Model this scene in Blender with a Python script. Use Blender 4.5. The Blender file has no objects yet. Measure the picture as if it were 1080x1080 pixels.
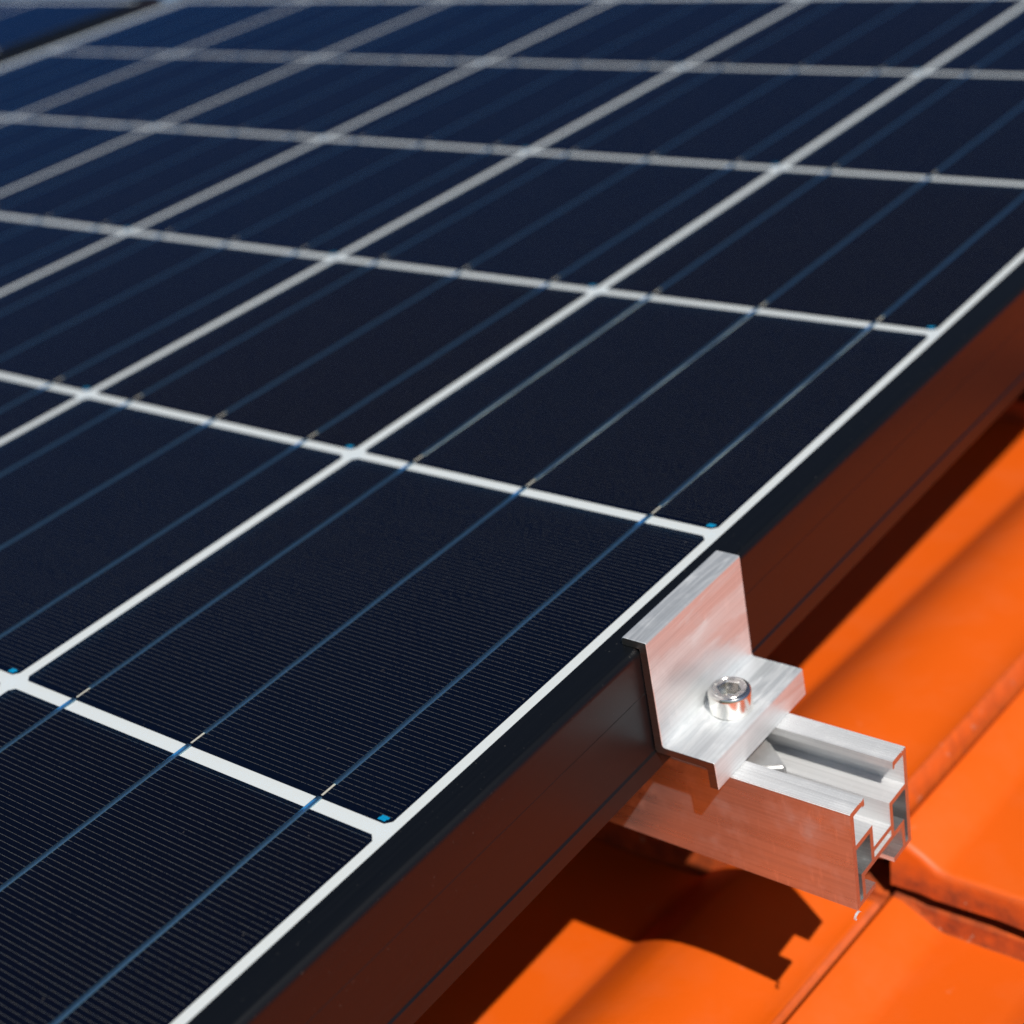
import bpy, bmesh, math, random
from mathutils import Matrix, Vector

random.seed(7)
C = bpy.context.scene.collection
scene = bpy.context.scene
MM = 0.001
# All positions below are written in millimetres in the frame of the solar panel
# (X across the slope, Y up the slope, Z away from the roof); TILT puts that frame on a 30 degree roof.
TILT = Matrix.Rotation(math.radians(30), 4, 'X')

# ------------------------------------------------------------------ camera
cam_d = bpy.data.cameras.new('camera')
cam = bpy.data.objects.new('camera', cam_d)
C.objects.link(cam)
R = [[0.7799127682, 0.6041457421, -0.1635359173],
     [0.1817001511, -0.4685827474, -0.8645318178],
     [-0.5989333261, 0.6445449023, -0.4752270403]]
CP = (263.425, -214.560, 265.680)
m = Matrix(((R[0][0], -R[1][0], -R[2][0], CP[0] * MM),
            (R[0][1], -R[1][1], -R[2][1], CP[1] * MM),
            (R[0][2], -R[1][2], -R[2][2], CP[2] * MM),
            (0, 0, 0, 1)))
cam.matrix_world = TILT @ m
cam_d.sensor_width = 36
cam_d.sensor_fit = 'HORIZONTAL'
cam_d.lens = 1750.065 / 1080 * 36
cam_d.clip_start = 0.01
cam_d.clip_end = 3000
cam_d.dof.use_dof = True
cam_d.dof.focus_distance = 0.455
cam_d.dof.aperture_fstop = 9.8
scene.camera = cam

# ------------------------------------------------------------------ light
LIGHT_DIR = (TILT.to_3x3() @ Vector((-0.648, 0.362, -1.0))).normalized()   # the way the sunlight travels
to_sun = -LIGHT_DIR
elev = math.asin(to_sun.z)
azim = math.atan2(to_sun.x, to_sun.y)
world = bpy.data.worlds.new('World')
scene.world = world
world.use_nodes = True
wn = world.node_tree
wn.nodes.clear()
sky = wn.nodes.new('ShaderNodeTexSky')
sky.sky_type = 'NISHITA'
sky.sun_disc = False
sky.sun_elevation = elev
sky.sun_rotation = azim
sky.altitude = 1200
sky.air_density = 1.0
sky.dust_density = 0.0
sky.ozone_density = 4.0
bg = wn.nodes.new('ShaderNodeBackground')
bg.inputs['Strength'].default_value = 0.05
wo = wn.nodes.new('ShaderNodeOutputWorld')
wn.links.new(sky.outputs[0], bg.inputs['Color'])
wn.links.new(bg.outputs[0], wo.inputs['Surface'])
sd = bpy.data.lights.new('sun', 'SUN')
sd.energy = 4.8
sd.angle = math.radians(0.53)
sd.color = (1.0, 0.955, 0.89)
sun = bpy.data.objects.new('sun', sd)
C.objects.link(sun)
sun.matrix_world = Matrix.Translation((0, 0, 5)) @ LIGHT_DIR.to_track_quat('-Z', 'Y').to_matrix().to_4x4()

scene.view_settings.view_transform = 'Standard'
scene.view_settings.look = 'None'
scene.view_settings.exposure = 0.0
scene.view_settings.gamma = 1.0
scene.view_settings.use_curve_mapping = False
scene.render.engine = 'CYCLES'
scene.cycles.use_denoising = True
scene.cycles.denoiser = 'OPENIMAGEDENOISE'
scene.cycles.denoising_input_passes = 'RGB_ALBEDO_NORMAL'
scene.cycles.denoising_prefilter = 'NONE'      # keeps the hair-fine silver lines
scene.cycles.use_adaptive_sampling = False
scene.cycles.max_bounces = 10
scene.cycles.transparent_max_bounces = 12
scene.cycles.blur_glossy = 0.3
scene.cycles.sample_clamp_indirect = 1.6
scene.cycles.diffuse_bounces = 1

# ------------------------------------------------------------------ material helpers
class M:
    def __init__(s, name):
        s.mat = bpy.data.materials.new(name)
        s.mat.use_nodes = True
        s.nt = s.mat.node_tree
        s.nt.nodes.clear()
        s.out = s.nt.nodes.new('ShaderNodeOutputMaterial')
    def n(s, t, **kw):
        nd = s.nt.nodes.new(t)
        for k, v in kw.items():
            if k.startswith('i_'):
                nd.inputs[k[2:].replace('_', ' ')].default_value = v
            else:
                setattr(nd, k, v)
        return nd
    def l(s, a, b):
        s.nt.links.new(a, b)
    def math(s, op, a, b=None, c=None, clamp=False):
        nd = s.nt.nodes.new('ShaderNodeMath')
        nd.operation = op
        nd.use_clamp = clamp
        for i, v in enumerate((a, b, c)):
            if v is None:
                continue
            if isinstance(v, (int, float)):
                nd.inputs[i].default_value = v
            else:
                s.l(v, nd.inputs[i])
        return nd.outputs[0]
    def mix(s, f, a, b):
        nd = s.nt.nodes.new('ShaderNodeMix')
        nd.data_type = 'RGBA'
        for i, v in ((0, f), (6, a), (7, b)):
            if isinstance(v, (int, float)):
                nd.inputs[i].default_value = v
            elif isinstance(v, tuple):
                nd.inputs[i].default_value = (*v, 1) if len(v) == 3 else v
            else:
                s.l(v, nd.inputs[i])
        return nd.outputs[2]
    def ramp(s, f, stops):
        nd = s.nt.nodes.new('ShaderNodeValToRGB')
        e = nd.color_ramp.elements
        while len(e) < len(stops):
            e.new(0.5)
        for i, (p, c) in enumerate(stops):
            e[i].position = p
            e[i].color = (*c, 1) if isinstance(c, tuple) else (c, c, c, 1)
        s.l(f, nd.inputs[0])
        return nd.outputs[0]
    def coords(s, scale=(1, 1, 1)):
        tc = s.n('ShaderNodeTexCoord')
        mp = s.n('ShaderNodeMapping')
        mp.inputs['Scale'].default_value = scale
        s.l(tc.outputs['Object'], mp.inputs['Vector'])
        return mp.outputs[0]
    def noise(s, scale, detail=3, rough=0.5, vec=None, vs=(1, 1, 1)):
        nd = s.n('ShaderNodeTexNoise')
        nd.inputs['Scale'].default_value = scale
        nd.inputs['Detail'].default_value = detail
        nd.inputs['Roughness'].default_value = rough
        s.l(vec if vec is not None else s.coords(vs), nd.inputs['Vector'])
        return nd.outputs['Fac']
    def bump(s, h, strength, dist):
        nd = s.n('ShaderNodeBump')
        nd.inputs['Strength'].default_value = strength
        nd.inputs['Distance'].default_value = dist
        s.l(h, nd.inputs['Height'])
        return nd.outputs[0]
    def bsdf(s, **kw):
        p = s.n('ShaderNodeBsdfPrincipled')
        for k, v in kw.items():
            k = k.replace('_', ' ')
            if isinstance(v, (int, float)):
                p.inputs[k].default_value = v
            elif isinstance(v, tuple):
                p.inputs[k].default_value = (*v, 1) if len(v) == 3 else v
            else:
                s.l(v, p.inputs[k])
        return p.outputs[0]
    def done(s, sh):
        s.l(sh, s.out.inputs['Surface'])
        return s.mat


def mat_cell():
    m = M('silicon_cell')
    tc = m.n('ShaderNodeTexCoord')
    sx = m.n('ShaderNodeSeparateXYZ')
    m.l(tc.outputs['Object'], sx.inputs[0])
    x, y = sx.outputs[0], sx.outputs[1]
    # screen printed silver fingers, one every 1.83 mm, parallel to X
    pitch = 0.00183
    ph = m.math('FRACT', m.math('DIVIDE', m.math('ADD', y, 0.5), pitch))
    d = m.math('ABSOLUTE', m.math('SUBTRACT', ph, 0.5))
    line = m.math('LESS_THAN', d, 0.030)
    inx = m.math('LESS_THAN', m.math('ABSOLUTE', x), 0.0761)
    iny = m.math('LESS_THAN', m.math('ABSOLUTE', y), 0.0763)
    mask = m.math('MULTIPLY', m.math('MULTIPLY', line, inx), iny)
    brk = m.ramp(m.noise(1.0, 2, 0.6, m.coords((1900, 500, 1))), [(0.38, 0.35), (0.60, 1.0)])
    tone = m.noise(1.0, 1, 0.5, m.coords((900, 546, 1)))
    oi = m.n('ShaderNodeObjectInfo')
    base = m.mix(m.noise(60, 3), (0.0012, 0.0014, 0.0045), (0.0020, 0.0024, 0.0075))
    grain = m.ramp(m.noise(1800, 1), [(0.62, 0.0), (0.72, 1.0)])
    base = m.mix(m.math('MULTIPLY', grain, 0.35), base, (0.012, 0.013, 0.020))
    base = m.mix(m.math('MULTIPLY', oi.outputs['Random'], 0.7), base, (0.0006, 0.0040, 0.0150))
    fing = m.mix(tone, (0.50, 0.43, 0.35), (0.41, 0.47, 0.51))
    col = m.mix(m.math('MULTIPLY', mask, brk), base, fing)
    fm = m.math('MULTIPLY', mask, brk)
    sh = m.bsdf(Base_Color=col, Metallic=fm, Roughness=m.math('SUBTRACT', 0.46, m.math('MULTIPLY', fm, 0.05)), Specular_IOR_Level=0.08)
    return m.done(sh)


def mat_simple(name, col, rough, metal=0.0, spec=0.5, var=0.0, nscale=50, bump=0.0, bscale=800, bdist=0.0001, rvar=0.0):
    m = M(name)
    c = col
    if var:
        c = m.mix(m.noise(nscale, 4, 0.6), tuple(v * (1 - var) for v in col), tuple(min(1, v * (1 + var)) for v in col))
    kw = dict(Base_Color=c, Roughness=rough, Metallic=metal, Specular_IOR_Level=spec)
    if rvar:
        kw['Roughness'] = m.math('ADD', m.math('MULTIPLY', m.noise(nscale * 3, 3), rvar), rough - rvar / 2)
    if bump:
        kw['Normal'] = m.bump(m.noise(bscale, 2), bump, bdist)
    return m.done(m.bsdf(**kw))


def mat_glass():
    m = M('solar_glass')
    fr = m.n('ShaderNodeFresnel')
    fr.inputs['IOR'].default_value = 1.27
    nz = m.bump(m.noise(1500, 2), 0.05, 0.00002)
    g = m.n('ShaderNodeBsdfGlossy')
    g.inputs['Roughness'].default_value = 0.09
    g.inputs['Color'].default_value = (0.09, 0.46, 0.90, 1)   # blueish anti-reflection coating
    m.l(nz, g.inputs['Normal'])
    t = m.n('ShaderNodeBsdfTransparent')
    t.inputs['Color'].default_value = (0.97, 0.985, 0.98, 1)
    mx = m.n('ShaderNodeMixShader')
    m.l(fr.outputs[0], mx.inputs[0])
    m.l(t.outputs[0], mx.inputs[1])
    m.l(g.outputs[0], mx.inputs[2])
    # thin dust film and a few settled specks
    film = m.math('MULTIPLY', m.noise(9, 4, 0.6), 0.002)
    speck = m.math('MULTIPLY', m.ramp(m.noise(520, 2, 0.7), [(0.735, 0.0), (0.78, 1.0)]), 0.10)
    dust = m.n('ShaderNodeBsdfDiffuse')
    dust.inputs['Color'].default_value = (0.42, 0.40, 0.38, 1)
    m2 = m.n('ShaderNodeMixShader')
    m.l(m.math('ADD', film, speck), m2.inputs[0])
    m.l(mx.outputs[0], m2.inputs[1])
    m.l(dust.outputs[0], m2.inputs[2])
    return m.done(m2.outputs[0])


def mat_frame():
    m = M('black_anodised_aluminium')
    pits = m.noise(2600, 2, 0.6)
    streak = m.noise(1.0, 3, 0.6, m.coords((900, 14, 900)))
    speck = m.ramp(m.noise(700, 2, 0.7), [(0.70, 0.0), (0.78, 1.0)])
    col = m.mix(streak, (0.0024, 0.0030, 0.0042), (0.0042, 0.0050, 0.0064))
    col = m.mix(m.math('MULTIPLY', speck, 0.40), col, (0.09, 0.085, 0.08))
    rough = m.math('ADD', m.math('MULTIPLY', streak, 0.12), 0.30)
    sh = m.bsdf(Base_Color=col, Roughness=rough, Specular_IOR_Level=0.45,
                Normal=m.bump(pits, 0.35, 0.00006))
    return m.done(sh)


def mat_alu(name, axis, base=(0.86, 0.865, 0.87), rough=0.30, streak_amt=0.5, refl_streaks=0.0, bumpd=0.00005, metal=0.88, smudge=0.16):
    """bare extruded aluminium; axis = the direction the profile was drawn in (die lines run along it)"""
    m = M(name)
    s = [1300, 1300, 1300]
    s[axis] = 9
    fine = m.noise(1.0, 3, 0.65, m.coords(tuple(s)))
    s2 = [260, 260, 260]
    s2[axis] = 5
    broad = m.noise(1.0, 3, 0.6, m.coords(tuple(s2)))
    col = m.mix(broad, tuple(v * 0.80 for v in base), base)
    col = m.mix(m.math('MULTIPLY', m.ramp(fine, [(0.40, 1.0), (0.56, 0.0)]), 0.30), col, tuple(v * 0.55 for v in base))
    scr = m.ramp(m.noise(1.0, 3, 0.7, m.coords((420, 160, 90))), [(0.60, 0.0), (0.66, 1.0)])
    col = m.mix(m.math('MULTIPLY', scr, 0.16), col, (0.97, 0.97, 0.97))
    smud = m.ramp(m.noise(75, 4, 0.65), [(0.50, 0.0), (0.72, 1.0)])
    col = m.mix(m.math('MULTIPLY', smud, smudge), col, (0.93, 0.92, 0.91))
    rough_n = m.math('ADD', m.math('MULTIPLY', broad, 0.22), m.math('ADD', rough - 0.12, m.math('MULTIPLY', smud, 0.22)))
    if refl_streaks:  # whitish streaks paint streaky reflections into the colour
        sm = m.n('ShaderNodeTexNoise')
        sm.inputs['Scale'].default_value = 1.0
        sm.inputs['Detail'].default_value = 4
        sm.inputs['Roughness'].default_value = 0.55
        sm.inputs['Distortion'].default_value = 0.7
        m.l(m.coords((230, 24, 170)), sm.inputs['Vector'])
        sf = m.ramp(sm.outputs['Fac'], [(0.46, 0.0), (0.53, 1.0)])
        col = m.mix(m.math('MULTIPLY', sf, refl_streaks), col, (0.99, 0.98, 0.97))
        rough_n = m.math('ADD', rough_n, m.math('MULTIPLY', sf, 0.16))
    h = m.math('ADD', m.math('MULTIPLY', fine, 0.6), m.math('MULTIPLY', broad, 0.8))
    sh = m.bsdf(Base_Color=col, Roughness=rough_n, Metallic=metal,
                Normal=m.bump(h, streak_amt, bumpd))
    return m.done(sh)


def mat_sawn(name='sawn_aluminium', k=1.0):
    m = M(name)
    s = m.noise(1.0, 3, 0.7, m.coords((250, 250, 1400)))
    col = m.mix(s, (0.42 * k, 0.40 * k, 0.39 * k), (0.80 * k, 0.79 * k, 0.78 * k))
    sh = m.bsdf(Base_Color=col, Roughness=0.34, Metallic=0.95, Normal=m.bump(s, 0.7, 0.0002))
    return m.done(sh)


def mat_tile():
    m = M('orange_engobed_clay')
    tc = m.n('ShaderNodeTexCoord')
    sx = m.n('ShaderNodeSeparateXYZ')
    m.l(tc.outputs['Object'], sx.inputs[0])
    y, z = sx.outputs[1], sx.outputs[2]
    oi = m.n('ShaderNodeObjectInfo')
    big = m.noise(14, 3, 0.5)
    fine = m.noise(420, 3, 0.6)
    col = m.mix(big, (0.71, 0.100, 0.0005), (0.77, 0.112, 0.0008))
    col = m.mix(m.math('MULTIPLY', oi.outputs['Random'], 0.5), col, (0.75, 0.100, 0.0008))
    # pale lime specks
    sp = m.ramp(m.noise(95, 2, 0.5), [(0.70, 0.0), (0.78, 1.0)])
    col = m.mix(m.math('MULTIPLY', sp, 0.16), col, (0.80, 0.42, 0.25))
    # fine pores in the engobe and a thin film of dust
    pore = m.ramp(m.noise(1500, 2, 0.7), [(0.68, 0.0), (0.76, 1.0)])
    col = m.mix(m.math('MULTIPLY', pore, 0.35), col, (0.30, 0.040, 0.002))
    film = m.ramp(m.noise(38, 5, 0.65), [(0.45, 0.0), (0.75, 1.0)])
    col = m.mix(m.math('MULTIPLY', film, 0.06), col, (0.66, 0.30, 0.16))
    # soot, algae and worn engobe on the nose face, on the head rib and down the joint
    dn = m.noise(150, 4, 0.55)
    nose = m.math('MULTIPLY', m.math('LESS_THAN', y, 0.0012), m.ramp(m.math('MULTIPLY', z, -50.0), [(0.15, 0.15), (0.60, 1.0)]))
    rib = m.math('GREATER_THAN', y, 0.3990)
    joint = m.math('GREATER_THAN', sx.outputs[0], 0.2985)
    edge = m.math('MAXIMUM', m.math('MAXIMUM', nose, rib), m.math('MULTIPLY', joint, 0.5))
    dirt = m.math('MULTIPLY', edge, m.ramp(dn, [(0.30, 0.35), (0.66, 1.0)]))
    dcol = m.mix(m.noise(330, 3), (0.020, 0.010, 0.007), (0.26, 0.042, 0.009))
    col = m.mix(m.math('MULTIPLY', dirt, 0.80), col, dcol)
    lich = m.math('MULTIPLY', edge, m.ramp(m.noise(120, 3, 0.6), [(0.66, 0.0), (0.70, 1.0)]))
    col = m.mix(m.math('MULTIPLY', lich, 0.6), col, (0.42, 0.34, 0.25))
    rough = m.math('ADD', m.math('ADD', 0.47, m.math('MULTIPLY', big, 0.10)), m.math('MULTIPLY', edge, 0.35))
    h = m.math('ADD', m.math('MULTIPLY', fine, 0.3), m.math('MULTIPLY', m.math('MULTIPLY', dn, edge), 4.0))
    sh = m.bsdf(Base_Color=col, Roughness=rough, Specular_IOR_Level=0.52,
                Normal=m.bump(h, 0.35, 0.0003))
    return m.done(sh)


CELL = mat_cell()
GLASS = mat_glass()
FRAME = mat_frame()
BACK = mat_simple('white_backsheet', (0.67, 0.67, 0.66), 0.55, var=0.03, nscale=2500)
RIBBON = mat_simple('tinned_ribbon', (0.44, 0.76, 1.0), 0.36, metal=1.0, var=0.12, nscale=400, bump=0.15, bscale=900)  # blue of the reflected sky put partly into the metal's colour
SILVER = mat_simple('printed_silver', (0.62, 0.58, 0.50), 0.55, metal=0.15, var=0.12, nscale=900)
MARK = mat_simple('cyan_mark', (0.0, 0.26, 0.50), 0.5, var=0.25, nscale=2500)
ALU_X = mat_alu('extruded_aluminium_rail', 0, base=(0.90, 0.905, 0.91), rough=0.40, metal=0.45)  # rail metal, lightened for the look of its sunlit tops
ALU_SHADE = mat_alu('shaded_rail_aluminium', 0, base=(0.64, 0.645, 0.65), rough=0.30, metal=0.86, streak_amt=0.6, smudge=0.34)  # same rail metal, darkened to paint shade on outer walls and chambers
ALU_Y = mat_alu('extruded_aluminium_clamp', 1, base=(0.80, 0.83, 0.85), rough=0.38, refl_streaks=0.18, metal=0.60, streak_amt=0.9)
SAWN = mat_sawn()
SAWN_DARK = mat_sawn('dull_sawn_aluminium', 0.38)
STEEL = mat_simple('stainless_steel', (0.84, 0.82, 0.78), 0.20, metal=0.97, var=0.10, nscale=500, bump=0.2, bscale=700, rvar=0.12)
ZINC = mat_simple('raw_cast_steel', (0.62, 0.62, 0.61), 0.40, metal=0.72, var=0.2, nscale=300, bump=0.5, bscale=500)
TILE = mat_tile()
BOARD = mat_simple('dark_underlay', (0.035, 0.03, 0.028), 0.85, var=0.3)
GRASS = mat_simple('lawn', (0.05, 0.085, 0.025), 0.9, var=0.4, nscale=0.6)

# ------------------------------------------------------------------ object helpers
def root(name, loc, label, cat, group=None, kind=None):
    o = bpy.data.objects.new(name, None)
    C.objects.link(o)
    o.matrix_world = TILT @ Matrix.Translation(Vector(loc) * MM)
    o['label'] = label
    o['category'] = cat
    if group:
        o['group'] = group
    if kind:
        o['kind'] = kind
    return o


def mesh_of(bm, name, mats, smooth=None):
    me = bpy.data.meshes.new(name)
    bm.normal_update()
    if smooth is not None:
        for f in bm.faces:
            f.smooth = True
        for e in bm.edges:
            if len(e.link_faces) == 2 and e.calc_face_angle(0) > math.radians(smooth):
                e.smooth = False
    bm.to_mesh(me)
    bm.free()
    for mt in (mats if isinstance(mats, (list, tuple)) else [mats]):
        me.materials.append(mt)
    return me


def part(name, me, parent, loc=(0, 0, 0), rot=None):
    o = bpy.data.objects.new(name, me)
    C.objects.link(o)
    o.parent = parent
    o.location = Vector(loc) * MM
    if rot:
        o.rotation_euler = rot
    return o


def box(bm, x0, x1, y0, y1, z0, z1):
    vs = [bm.verts.new((x * MM, y * MM, z * MM)) for z in (z0, z1) for y in (y0, y1) for x in (x0, x1)]
    for f in ((0, 2, 3, 1), (4, 5, 7, 6), (0, 1, 5, 4), (2, 6, 7, 3), (0, 4, 6, 2), (1, 3, 7, 5)):
        bm.faces.new([vs[i] for i in f])
    return vs


def prism_y(bm, prof, y0, y1, mi_end=0):
    """closed profile [(x, z)] extruded along Y"""
    a = [bm.verts.new((x * MM, y0 * MM, z * MM)) for x, z in prof]
    b = [bm.verts.new((x * MM, y1 * MM, z * MM)) for x, z in prof]
    n = len(prof)
    for i in range(n):
        j = (i + 1) % n
        bm.faces.new((a[i], a[j], b[j], b[i]))
    f1 = bm.faces.new(a[::-1])
    f2 = bm.faces.new(b)
    f1.material_index = f2.material_index = mi_end
    bmesh.ops.recalc_face_normals(bm, faces=bm.faces)


def arc(cx, cz, r, a0, a1, n):
    return [(cx + r * math.cos(math.radians(a0 + (a1 - a0) * i / n)),
             cz + r * math.sin(math.radians(a0 + (a1 - a0) * i / n))) for i in range(n + 1)]


# ------------------------------------------------------------------ roof
# upper surface of one interlocking tile across its width (x, height), left edge at x = 0
TOP = [(0, 3.6), (1.2, 4.4), (5, 3.5), (11, 0.3), (17, -3.1), (19.5, -3.9), (22, -4.1), (40, -4.1), (54, -4.0), (59, -3.6), (64, -1.6),
       (72, 1.8), (82, 4.6), (95, 5.6), (110, 4.0), (124, -1.0), (138, -8), (150, -14.5), (158, -17.8),
       (168, -19.2), (190, -19.6), (210, -19.0), (219, -18.6), (223.5, -18.0), (226.0, -16.2), (230.5, -12.2), (237, -7.4),
       (244, -3.2), (251, -0.4), (258, 1.0), (266, 1.7), (274, 1.2), (282, 0.2), (289, -0.7), (294, -0.9),
       (297, -0.5), (299.2, -0.1), (300.2, -0.9), (302.5, -5.6)]
PITCH_X, PITCH_Y, SLOPE = 305.0, 400.0, 0.092


def tile_mesh():
    bm = bmesh.new()
    n = len(TOP)
    under = [min(-16.0, h - 8) for x, h in TOP]
    ys = [(0.0, 'n', -13), (0.0, 'n', -3.2), (0.5, 'n', -1.6), (1.4, 'n', -0.6), (3.0, 'n', 0), (60, 'n', 0), (140, 'n', 0), (230, 'n', 0),
          (310, 'n', 0), (399.8, 'n', 0), (400.6, 'r', -3), (400.8, 'r', -1.0), (401.8, 'r', 0), (417, 'r', 0)]
    rows = []
    for y, k, dz in ys:
        row = []
        for i, (x, h) in enumerate(TOP):
            yy = y
            if k == 'n':
                z = h + dz if dz > -10 else under[i]
                if y < 2:      # softened arrises, a little uneven
                    yy = y + 0.35 * math.sin(x * 0.21) + 0.2 * math.sin(x * 0.67)
            else:
                z = max(under[i] + 19.3 + dz, h + 0.1 if dz < 0 else h + 0.3)
                yy = y + 0.5 * math.sin(x * 0.13 + 1)
            row.append(bm.verts.new((x * MM, yy * MM, z * MM)))
        rows.append(row)
    for a, b in zip(rows, rows[1:]):
        for i in range(n - 1):
            bm.faces.new((a[i], a[i + 1], b[i + 1], b[i]))
    bot = [[rows[0][i] for i in range(n)]]
    bot.append([bm.verts.new((x * MM, 417 * MM, under[i] * MM)) for i, (x, h) in enumerate(TOP)])
    for i in range(n - 1):
        bm.faces.new((bot[0][i + 1], bot[0][i], bot[1][i], bot[1][i + 1]))
        bm.faces.new((rows[-1][i], rows[-1][i + 1], bot[1][i + 1], bot[1][i]))
    for i in (0, n - 1):
        side = [r[i] for r in rows] + [bot[1][i]]
        bm.faces.new(side if i == 0 else side[::-1])
    bmesh.ops.recalc_face_normals(bm, faces=bm.faces)
    return mesh_of(bm, 'roof_tile', TILE, smooth=38)


roof = root('tiled_roof', (0, 0, -200), 'pitched roof of glossy orange interlocking clay tiles under the solar panels', 'roof')
tm = tile_mesh()
BASE_X, NOSE_Y, NOSE_Z = 39.5, 186.0, -131.0
for c in range(-4, 5):
    for r in range(-3, 5):
        dz = random.uniform(-1.0, 1.0)
        if (c, r) == (0, -1): dz = 8.0
        elif (c, r) == (0, 0): dz = -3.7
        elif (c, r) == (-1, -1): dz = 7.4
        elif (c, r) == (-1, 0): dz = 7.0
        elif r >= 1 and c == -1: dz = 5.0 - r
        t = part('roof_tile', tm, roof, (BASE_X + c * PITCH_X, NOSE_Y + r * PITCH_Y, NOSE_Z + 200 + dz),
                 (-math.atan(SLOPE), 0, 0))
        if (c, r) == (0, 0):
            t.rotation_euler.z = 0.0
bm = bmesh.new()
box(bm, -1300, 1700, -1100, 2150, -45, -30)
part('light_stop_underlay', mesh_of(bm, 'light_stop_underlay', BOARD), roof)  # unseen dark sheet added below the tiles to stop light leaking through

# ------------------------------------------------------------------ solar panels
CELL_P, CELL_H, CX0 = 159.0, 77.1, -77.8     # pitch, half width, centre of the first column


def cell_mesh():
    bm = bmesh.new()
    h, c = CELL_H, 1.7
    pr = [(-h + c, -h), (h - c, -h), (h, -h + c), (h, h - c), (h - c, h), (-h + c, h), (-h, h - c), (-h, -h + c)]
    b = [bm.verts.new((x * MM, y * MM, -0.2 * MM)) for x, y in pr]
    t = [bm.verts.new((x * MM, y * MM, 0)) for x, y in pr]
    bm.faces.new(t)
    bm.faces.new(b[::-1])
    for i in range(8):
        j = (i + 1) % 8
        bm.faces.new((b[i], b[j], t[j], t[i]))
    return mesh_of(bm, 'solar_cell', CELL)


def ribbon_mesh():
    """flat wire lying along the busbar, crossing the gap to the next cell up the slope"""
    bm = bmesh.new()
    n = 22
    prev = None
    y0, y1 = -CELL_H + 6.0, CELL_H + 4.9
    for i in range(n + 1):
        y = y0 + (y1 - y0) * i / n
        wob = 0.07 * math.sin(i * 0.9) + 0.02 * math.sin(i * 2.3)
        zt = 0.26 + 0.006 * math.sin(i * 1.7)
        w = 0.93
        sec = [bm.verts.new(((wob + a) * MM, y * MM, z * MM)) for a, z in ((-w, 0.04), (w, 0.04), (w, zt - 0.06), (w - 0.12, zt), (-w + 0.12, zt), (-w, zt - 0.06))]
        if prev:
            for k in range(6):
                bm.faces.new((prev[k], prev[(k + 1) % 6], sec[(k + 1) % 6], sec[k]))
        else:
            bm.faces.new(sec[::-1])
        prev = sec
    bm.faces.new(prev)
    bmesh.ops.recalc_face_normals(bm, faces=bm.faces)
    return mesh_of(bm, 'ribbon', RIBBON, smooth=50)


def busbar_mesh():
    bm = bmesh.new()
    box(bm, -0.66, 0.72, -CELL_H + 6.3, CELL_H - 1.2, 0.0, 0.05)
    box(bm, -0.34, 0.34, -CELL_H + 0.9, -CELL_H + 6.3, 0.0, 0.055)
    return mesh_of(bm, 'busbar', SILVER)


def mark_mesh():
    bm = bmesh.new()
    for i, (x, y) in enumerate(((-1.2, -0.5), (-0.35, -0.45), (0.5, -0.5), (-0.9, 0.4), (0.0, 0.45), (0.9, 0.35))):
        box(bm, x - 0.40, x + 0.44, y - 0.48, y + 0.42, 0.0, 0.06 + 0.01 * i)
    return mesh_of(bm, 'corner_mark', MARK)


cm, rm, sm_, km = cell_mesh(), ribbon_mesh(), busbar_mesh(), mark_mesh()
K0, K1 = -4, 5
YB, YT = K0 * CELL_P - 2.0, (K1 + 0) * CELL_P + 2.0


def frame_mesh(xl, xr, yb, yt, lip):
    """hollow edge profile swept round the panel with mitred corners; d = distance outwards from the outer face"""
    L = -lip
    prof = [(L, 0.75), (L, 0.95), (L + 0.3, 1.15)] + \
           [(-2.6 + 2.6 * math.sin(math.radians(a)), -1.45 + 2.6 * math.cos(math.radians(a))) for a in range(0, 91, 10)] + \
           [(0, -13.9), (-0.12, -13.97), (-0.12, -14.05), (0, -14.12), (0, -35.0), (0.42, -35.7), (0.42, -42.0), (0.1, -42.4),
            (-26, -42.4), (-26, -40.8), (-1.6, -40.8), (-1.6, -5.2), (L - 1, -5.2), (L - 1, -0.9), (L, -0.9)]
    bm = bmesh.new()
    loops = []
    for sx, sy in ((1, 1), (-1, 1), (-1, -1), (1, -1)):
        cx = xr if sx > 0 else xl
        cy = yt if sy > 0 else yb
        loops.append([bm.verts.new(((cx + sx * d) * MM, (cy + sy * d) * MM, z * MM)) for d, z in prof])
    n = len(prof)
    for k in range(4):
        a, b = loops[k], loops[(k + 1) % 4]
        for i in range(n):
            j = (i + 1) % n
            bm.faces.new((a[i], a[j], b[j], b[i]))
    bmesh.ops.recalc_face_normals(bm, faces=bm.faces)
    return mesh_of(bm, 'frame', FRAME, smooth=26)


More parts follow.
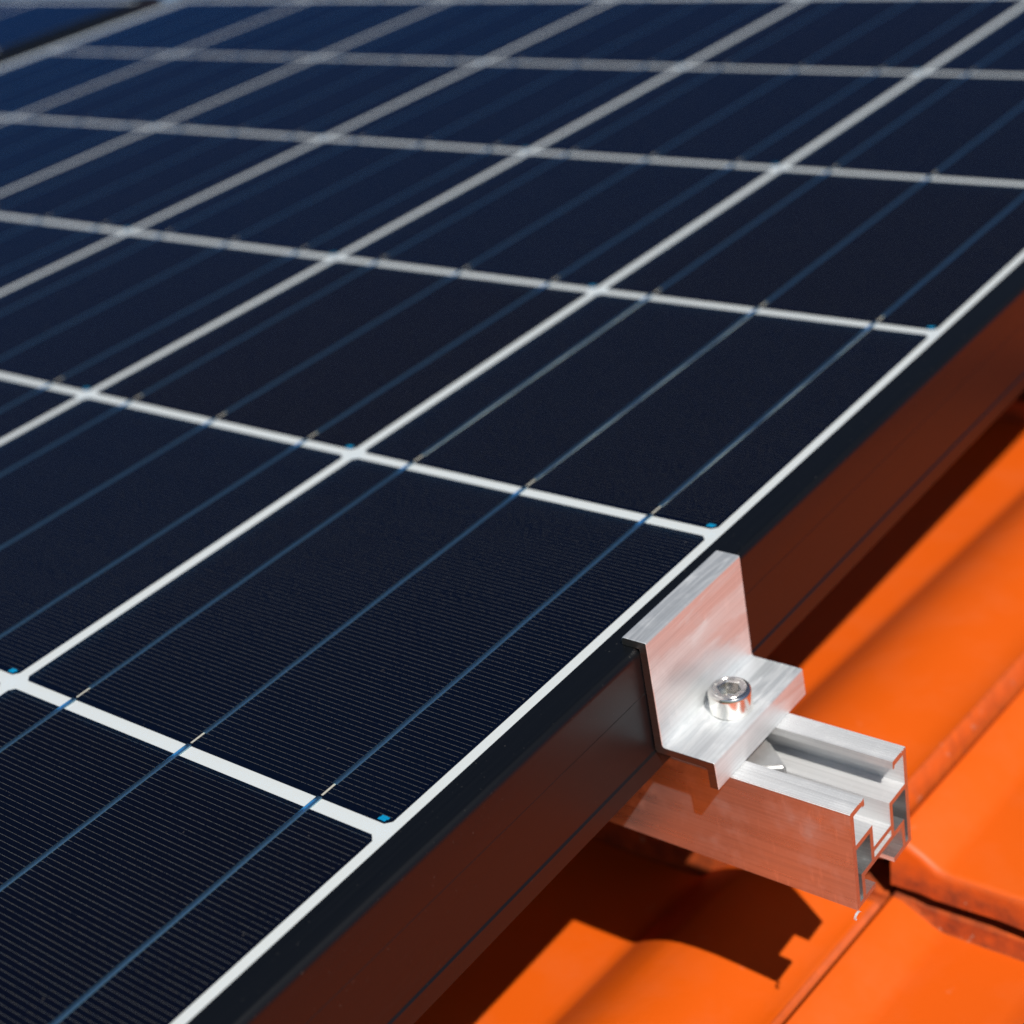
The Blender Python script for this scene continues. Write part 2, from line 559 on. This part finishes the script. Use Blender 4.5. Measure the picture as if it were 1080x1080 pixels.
def panel(x_shift, label, detailed, strip=4.6, strip_left=4.6, z_shift=0.0, y_shift=0.0):
    p = root('solar_panel', (x_shift, y_shift, z_shift), label, 'solar panel', 'solar panels mounted side by side on the roof')
    xr = CX0 + CELL_H + strip + 11.6              # outer faces of the frame
    xl = CX0 - 5 * CELL_P - CELL_H - strip_left - 11.6
    yb, yt = YB - 16, YT + 16
    part('frame', frame_mesh(xl, xr, yb, yt, 11.7), p)
    bm = bmesh.new()
    box(bm, xl + 4, xr - 4, yb + 4, yt - 4, -0.80, -0.30)
    part('backsheet', mesh_of(bm, 'backsheet', BACK), p)
    bm = bmesh.new()
    vs = [bm.verts.new((x * MM, y * MM, 0.62 * MM)) for x, y in ((xl + 5, yb + 5), (xr - 5, yb + 5), (xr - 5, yt - 5), (xl + 5, yt - 5))]
    bm.faces.new(vs)
    part('glass', mesh_of(bm, 'glass', GLASS), p)
    for j in range(6):
        for k in range(K0, K1):
            if not detailed and (j > 1 or k < 0):
                pass
            c = part('solar_cell', cm, p, (CX0 - j * CELL_P, (k + 0.5) * CELL_P, 0))
            c.rotation_euler.z = random.uniform(-0.0006, 0.0006)
            if detailed and k >= -1:
                for b in (-1, 0, 1):
                    part('busbar', sm_, c, (b * 52.2, 0, 0.0))
                    part('ribbon', rm, c, (b * 52.2 + random.uniform(-0.12, 0.12) - (0.30 if (j, k) == (0, 1) else 0.0), 0, 0))  # one cell's ribbons set aside so bared silver imitates a glint
                part('corner_mark', km, c, (CELL_H - 2.7 + random.uniform(-0.3, 0.3), -CELL_H + 1.5 + random.uniform(-0.1, 0.2), 0.0))
    return p


panel(0, 'black framed solar panel filling the picture, clamped at its right edge', True, strip_left=13.0)
panel(-(6 * CELL_P + 2 * 11.6 + 13.0 + 4.6 + 26), 'neighbouring solar panel beyond the gap in the upper left corner', False, strip=0.8, z_shift=-0.5)

# ------------------------------------------------------------------ mounting rail
def rail_mesh(x0, x1):
    rects = []
    def rc(a, b, c, d):
        rects.append((a, b, c, d))
        rects.append((-b, -a, c, d))
    rc(8.9, 17.2, -2.0, 0)
    rc(8.9, 9.9, -2.8, -2.0)
    rc(15.3, 17.2, -35.5, 0)
    rc(5.3, 17.2, -14.4, -12.6)
    rc(5.3, 7.1, -26.5, -12.6)
    rc(0, 7.1, -22.5, -20.8)
    rc(0, 13.4, -26.5, -24.7)
    rc(11.8, 13.5, -35.5, -24.7)
    rc(6.0, 17.2, -35.5, -33.8)
    grooves = [(s * (9.9 + 0.95 * i), 0.09) for i in range(8) for s in (-1, 1)]
    ys, zs = set(), {0.0, -0.1}
    for a, b, c, d in rects:
        ys |= {a, b}
        zs |= {c, d}
    for g, w in grooves:
        ys |= {round(g - w, 4), round(g + w, 4)}
    ys, zs = sorted(ys), sorted(zs)
    def solid(y, z):
        if z > -0.1 and any(abs(y - g) < w for g, w in grooves):
            return False
        return any(a < y < b and c < z < d for a, b, c, d in rects)
    ny, nz = len(ys) - 1, len(zs) - 1
    S = [[solid((ys[i] + ys[i + 1]) / 2, (zs[k] + zs[k + 1]) / 2) for k in range(nz)] for i in range(ny)]
    bm = bmesh.new()
    V = {}
    def v(e, i, k):
        if (e, i, k) not in V:
            V[(e, i, k)] = bm.verts.new(((x0, x1)[e] * MM, ys[i] * MM, zs[k] * MM))
        return V[(e, i, k)]
    def sol(i, k):
        return 0 <= i < ny and 0 <= k < nz and S[i][k]
    for i in range(ny):
        for k in range(nz):
            if not S[i][k]:
                continue
            for e in (0, 1):
                q = [v(e, i, k), v(e, i + 1, k), v(e, i + 1, k + 1), v(e, i, k + 1)]
                f = bm.faces.new(q if e else q[::-1])
                f.material_index = 1
            for (di, dk, p, q) in ((-1, 0, (i, k), (i, k + 1)), (1, 0, (i + 1, k + 1), (i + 1, k)),
                                   (0, -1, (i + 1, k), (i, k)), (0, 1, (i, k + 1), (i + 1, k + 1))):
                if not sol(i + di, k + dk):
                    bm.faces.new((v(0, *p), v(0, *q), v(1, *q), v(1, *p)))
    bmesh.ops.recalc_face_normals(bm, faces=bm.faces)
    bmesh.ops.dissolve_limit(bm, angle_limit=0.01, verts=bm.verts, edges=bm.edges, delimit={'MATERIAL'})
    # soften the two outer long arrises
    es = [e for e in bm.edges if abs(e.verts[0].co.x - e.verts[1].co.x) > 0.1 and abs(abs(e.verts[0].co.y) - 0.0172) < 1e-5
          and abs(e.verts[0].co.z) < 1e-6]
    bmesh.ops.bevel(bm, geom=es, offset=0.0003, segments=2, affect='EDGES')
    bm.normal_update()
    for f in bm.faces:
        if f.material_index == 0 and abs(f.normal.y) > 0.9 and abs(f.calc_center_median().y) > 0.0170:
            f.material_index = 2  # outer walls take the darker copy, their shade painted in
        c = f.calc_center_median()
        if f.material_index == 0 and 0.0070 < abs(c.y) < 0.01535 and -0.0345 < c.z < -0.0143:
            f.material_index = 2      # darker copy again: shade inside the chambers put into the colour
    return mesh_of(bm, 'rail_profile', [ALU_X, SAWN, ALU_SHADE])


rail = root('mounting_rail', (0, 118, -42.5), 'slotted aluminium mounting rail sticking out from under the black panel frame', 'mounting rail')
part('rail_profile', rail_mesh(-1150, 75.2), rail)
# ragged burrs left by the saw on the cut end
bm = bmesh.new()
rb = random.Random(3)
def burr(y0, z0, y1, z1, n):
    for i in range(n):
        t = (i + rb.random() * 0.8) / n
        y, z = y0 + (y1 - y0) * t, z0 + (z1 - z0) * t
        s = rb.uniform(0.06, 0.20)
        box(bm, 75.15, 75.2 + rb.uniform(0.05, 0.28), y - s, y + s, z - s * 0.7, z + s * 0.7)
burr(-12, -0.12, -9.2, -0.12, 5)
burr(14, -0.12, 16.9, -0.12, 4)
bo = part('saw_burrs', mesh_of(bm, 'saw_burrs', ALU_X), rail)
bo['kind'] = 'stuff'
# a curl of swarf hanging from the lower corner
bm = bmesh.new()
prev = None
for i in range(15):
    a = i / 14 * 4.2
    r = 1.5 - 0.03 * i
    cx, cy, cz = 75.5 - 0.05 * i, -17.8 + r * math.cos(a + 0.4), -37.2 + r * math.sin(a + 0.6)
    sec = [bm.verts.new(((cx + dx) * MM, (cy + dn * math.cos(a)) * MM, (cz + dn * math.sin(a)) * MM)) for dx, dn in ((-0.35, -0.07), (0.35, -0.07), (0.35, 0.07), (-0.35, 0.07))]
    if prev:
        for k in range(4):
            bm.faces.new((prev[k], prev[(k + 1) % 4], sec[(k + 1) % 4], sec[k]))
    else:
        bm.faces.new(sec)
    prev = sec
bm.faces.new(prev[::-1])
bmesh.ops.recalc_face_normals(bm, faces=bm.faces)
part('swarf_curl', mesh_of(bm, 'swarf_curl', ALU_X), rail)

# ------------------------------------------------------------------ end clamp
clamp = root('end_clamp', (0, 119.4, -42.4), 'bare aluminium end clamp hooked over the panel frame and bolted to the rail', 'clamp')
Z = 42.4
prof = [(9.7, 3.2), (10.2, 4.0), (18.0, 4.0), (18.35, 3.7), (18.75, -31.3)] + \
       [(19.75 - 1.0 * math.cos(math.radians(a)), -31.7 - 1.0 * math.sin(math.radians(a))) for a in range(15, 91, 25)] + \
       [(36.2, -32.6), (36.6, -32.9), (36.95, -42.0), (36.7, -42.38), (33.9, -42.38), (33.65, -36.0), (33.0, -35.5),
        (16.5, -35.4), (15.95, -34.8), (15.62, 0.7), (15.3, 1.25), (9.6, 1.25)]
bm = bmesh.new()
prism_y(bm, [(x, z + Z) for x, z in prof], -25.7, 25.8, 1)
# hole for the bolt is filled by the bolt; bevel the sawn ends slightly
es = [e for e in bm.edges if all(abs(abs(v.co.y) - 0.0257) < 0.0002 for v in e.verts)]
bmesh.ops.bevel(bm, geom=es, offset=0.00018, segments=1, affect='EDGES')
part('clamp_profile', mesh_of(bm, 'clamp_profile', [ALU_Y, SAWN_DARK], smooth=20), clamp)

# ------------------------------------------------------------------ socket head bolt
bolt = root('socket_head_bolt', (27.2, 118.8, -32.6), 'stainless socket head bolt standing on the foot of the end clamp', 'bolt')


def ring(bm, r, z, n, hexa=False, rot=0.0):
    vs = []
    for i in range(n):
        a = 2 * math.pi * i / n + rot
        rr = r
        if hexa:
            s = (a - rot) % (math.pi / 3)
            rr = r * math.cos(math.pi / 6) / math.cos(s - math.pi / 6)
        vs.append(bm.verts.new((rr * math.cos(a) * MM, rr * math.sin(a) * MM, z * MM)))
    return vs


def bridge(bm, a, b):
    n = len(a)
    for i in range(n):
        bm.faces.new((a[i], a[(i + 1) % n], b[(i + 1) % n], b[i]))


bm = bmesh.new()
N = 48
rs = [ring(bm, 6.3, 0.0, N), ring(bm, 6.6, 0.35, N), ring(bm, 6.6, 6.1, N), ring(bm, 6.45, 6.7, N), ring(bm, 6.05, 7.15, N), ring(bm, 5.3, 7.3, N),
      ring(bm, 5.2, 7.2, N), ring(bm, 5.1, 7.3, N), ring(bm, 4.0, 7.3, N), ring(bm, 3.65, 7.0, N, True, 0.3), ring(bm, 3.5, 2.9, N, True, 0.3)]
for a, b in zip(rs, rs[1:]):
    bridge(bm, a, b)
bm.faces.new(rs[0][::-1])
c = bm.verts.new((0, 0, 2.0 * MM))
for i in range(N):
    bm.faces.new((rs[-1][i], rs[-1][(i + 1) % N], c))
bmesh.ops.recalc_face_normals(bm, faces=bm.faces)
part('head', mesh_of(bm, 'head', STEEL, smooth=30), bolt)
bm = bmesh.new()
for i in range(11):
    a = 2 * math.pi * i / 11 + 0.2
    r0 = 4.55
    for (dr, da, w, l) in ((-0.28, 0, 0.16, 0.55), (0.25, 0.05, 0.3, 0.18)) if i % 2 else ((0, 0, 0.4, 0.22), (0.0, 0.09, 0.15, 0.5)):
        x, y = (r0 + dr) * math.cos(a + da), (r0 + dr) * math.sin(a + da)
        vs = box(bm, x - w, x + w, y - l, y + l, 7.25, 7.42)
        bmesh.ops.rotate(bm, verts=vs, cent=(x * MM, y * MM, 0), matrix=Matrix.Rotation(a, 3, 'Z'))
part('raised_marking', mesh_of(bm, 'raised_marking', STEEL), bolt)
bm = bmesh.new()
sh = [ring(bm, 3.9, 0.0, 20), ring(bm, 3.9, -27, 20)]
bridge(bm, sh[0], sh[1])
bm.faces.new(sh[1][::-1])
bm.faces.new(sh[0])
bmesh.ops.recalc_face_normals(bm, faces=bm.faces)
part('shank', mesh_of(bm, 'shank', STEEL, smooth=30), bolt)

# ------------------------------------------------------------------ channel nut in the slot of the rail
nut = root('channel_nut', (27.2, 118.8, -55.0), 'dark steel channel nut showing its corner in the rail slot below the clamp', 'nut')
bm = bmesh.new()
outl = [(18.6, -2.0), (7.4, 6.6), (-9, 7.6), (-18, 2), (-8, -7.6), (10.4, -7.4)]
lo = [bm.verts.new((x * MM, y * MM, 0.2 * MM)) for x, y in outl]
hi = [bm.verts.new((x * MM, y * MM, (8.6 if i else 8.0) * MM)) for i, (x, y) in enumerate(outl)]
bm.faces.new(lo[::-1])
bm.faces.new(hi)
bridge(bm, lo, hi)
bmesh.ops.recalc_face_normals(bm, faces=bm.faces)
bmesh.ops.bevel(bm, geom=list(bm.edges), offset=0.0009, segments=3, affect='EDGES')
part('nut_body', mesh_of(bm, 'nut_body', ZINC, smooth=35), nut)

# ------------------------------------------------------------------ ground far below the eaves
bm = bmesh.new()
g = [bm.verts.new(p) for p in ((-1200, -1200, -5), (1200, -1200, -5), (1200, 1200, -5), (-1200, 1200, -5))]
bm.faces.new(g)
go = bpy.data.objects.new('ground', mesh_of(bm, 'ground', GRASS))
C.objects.link(go)
go['kind'] = 'structure'
go['label'] = 'green lawn lying level below the house'
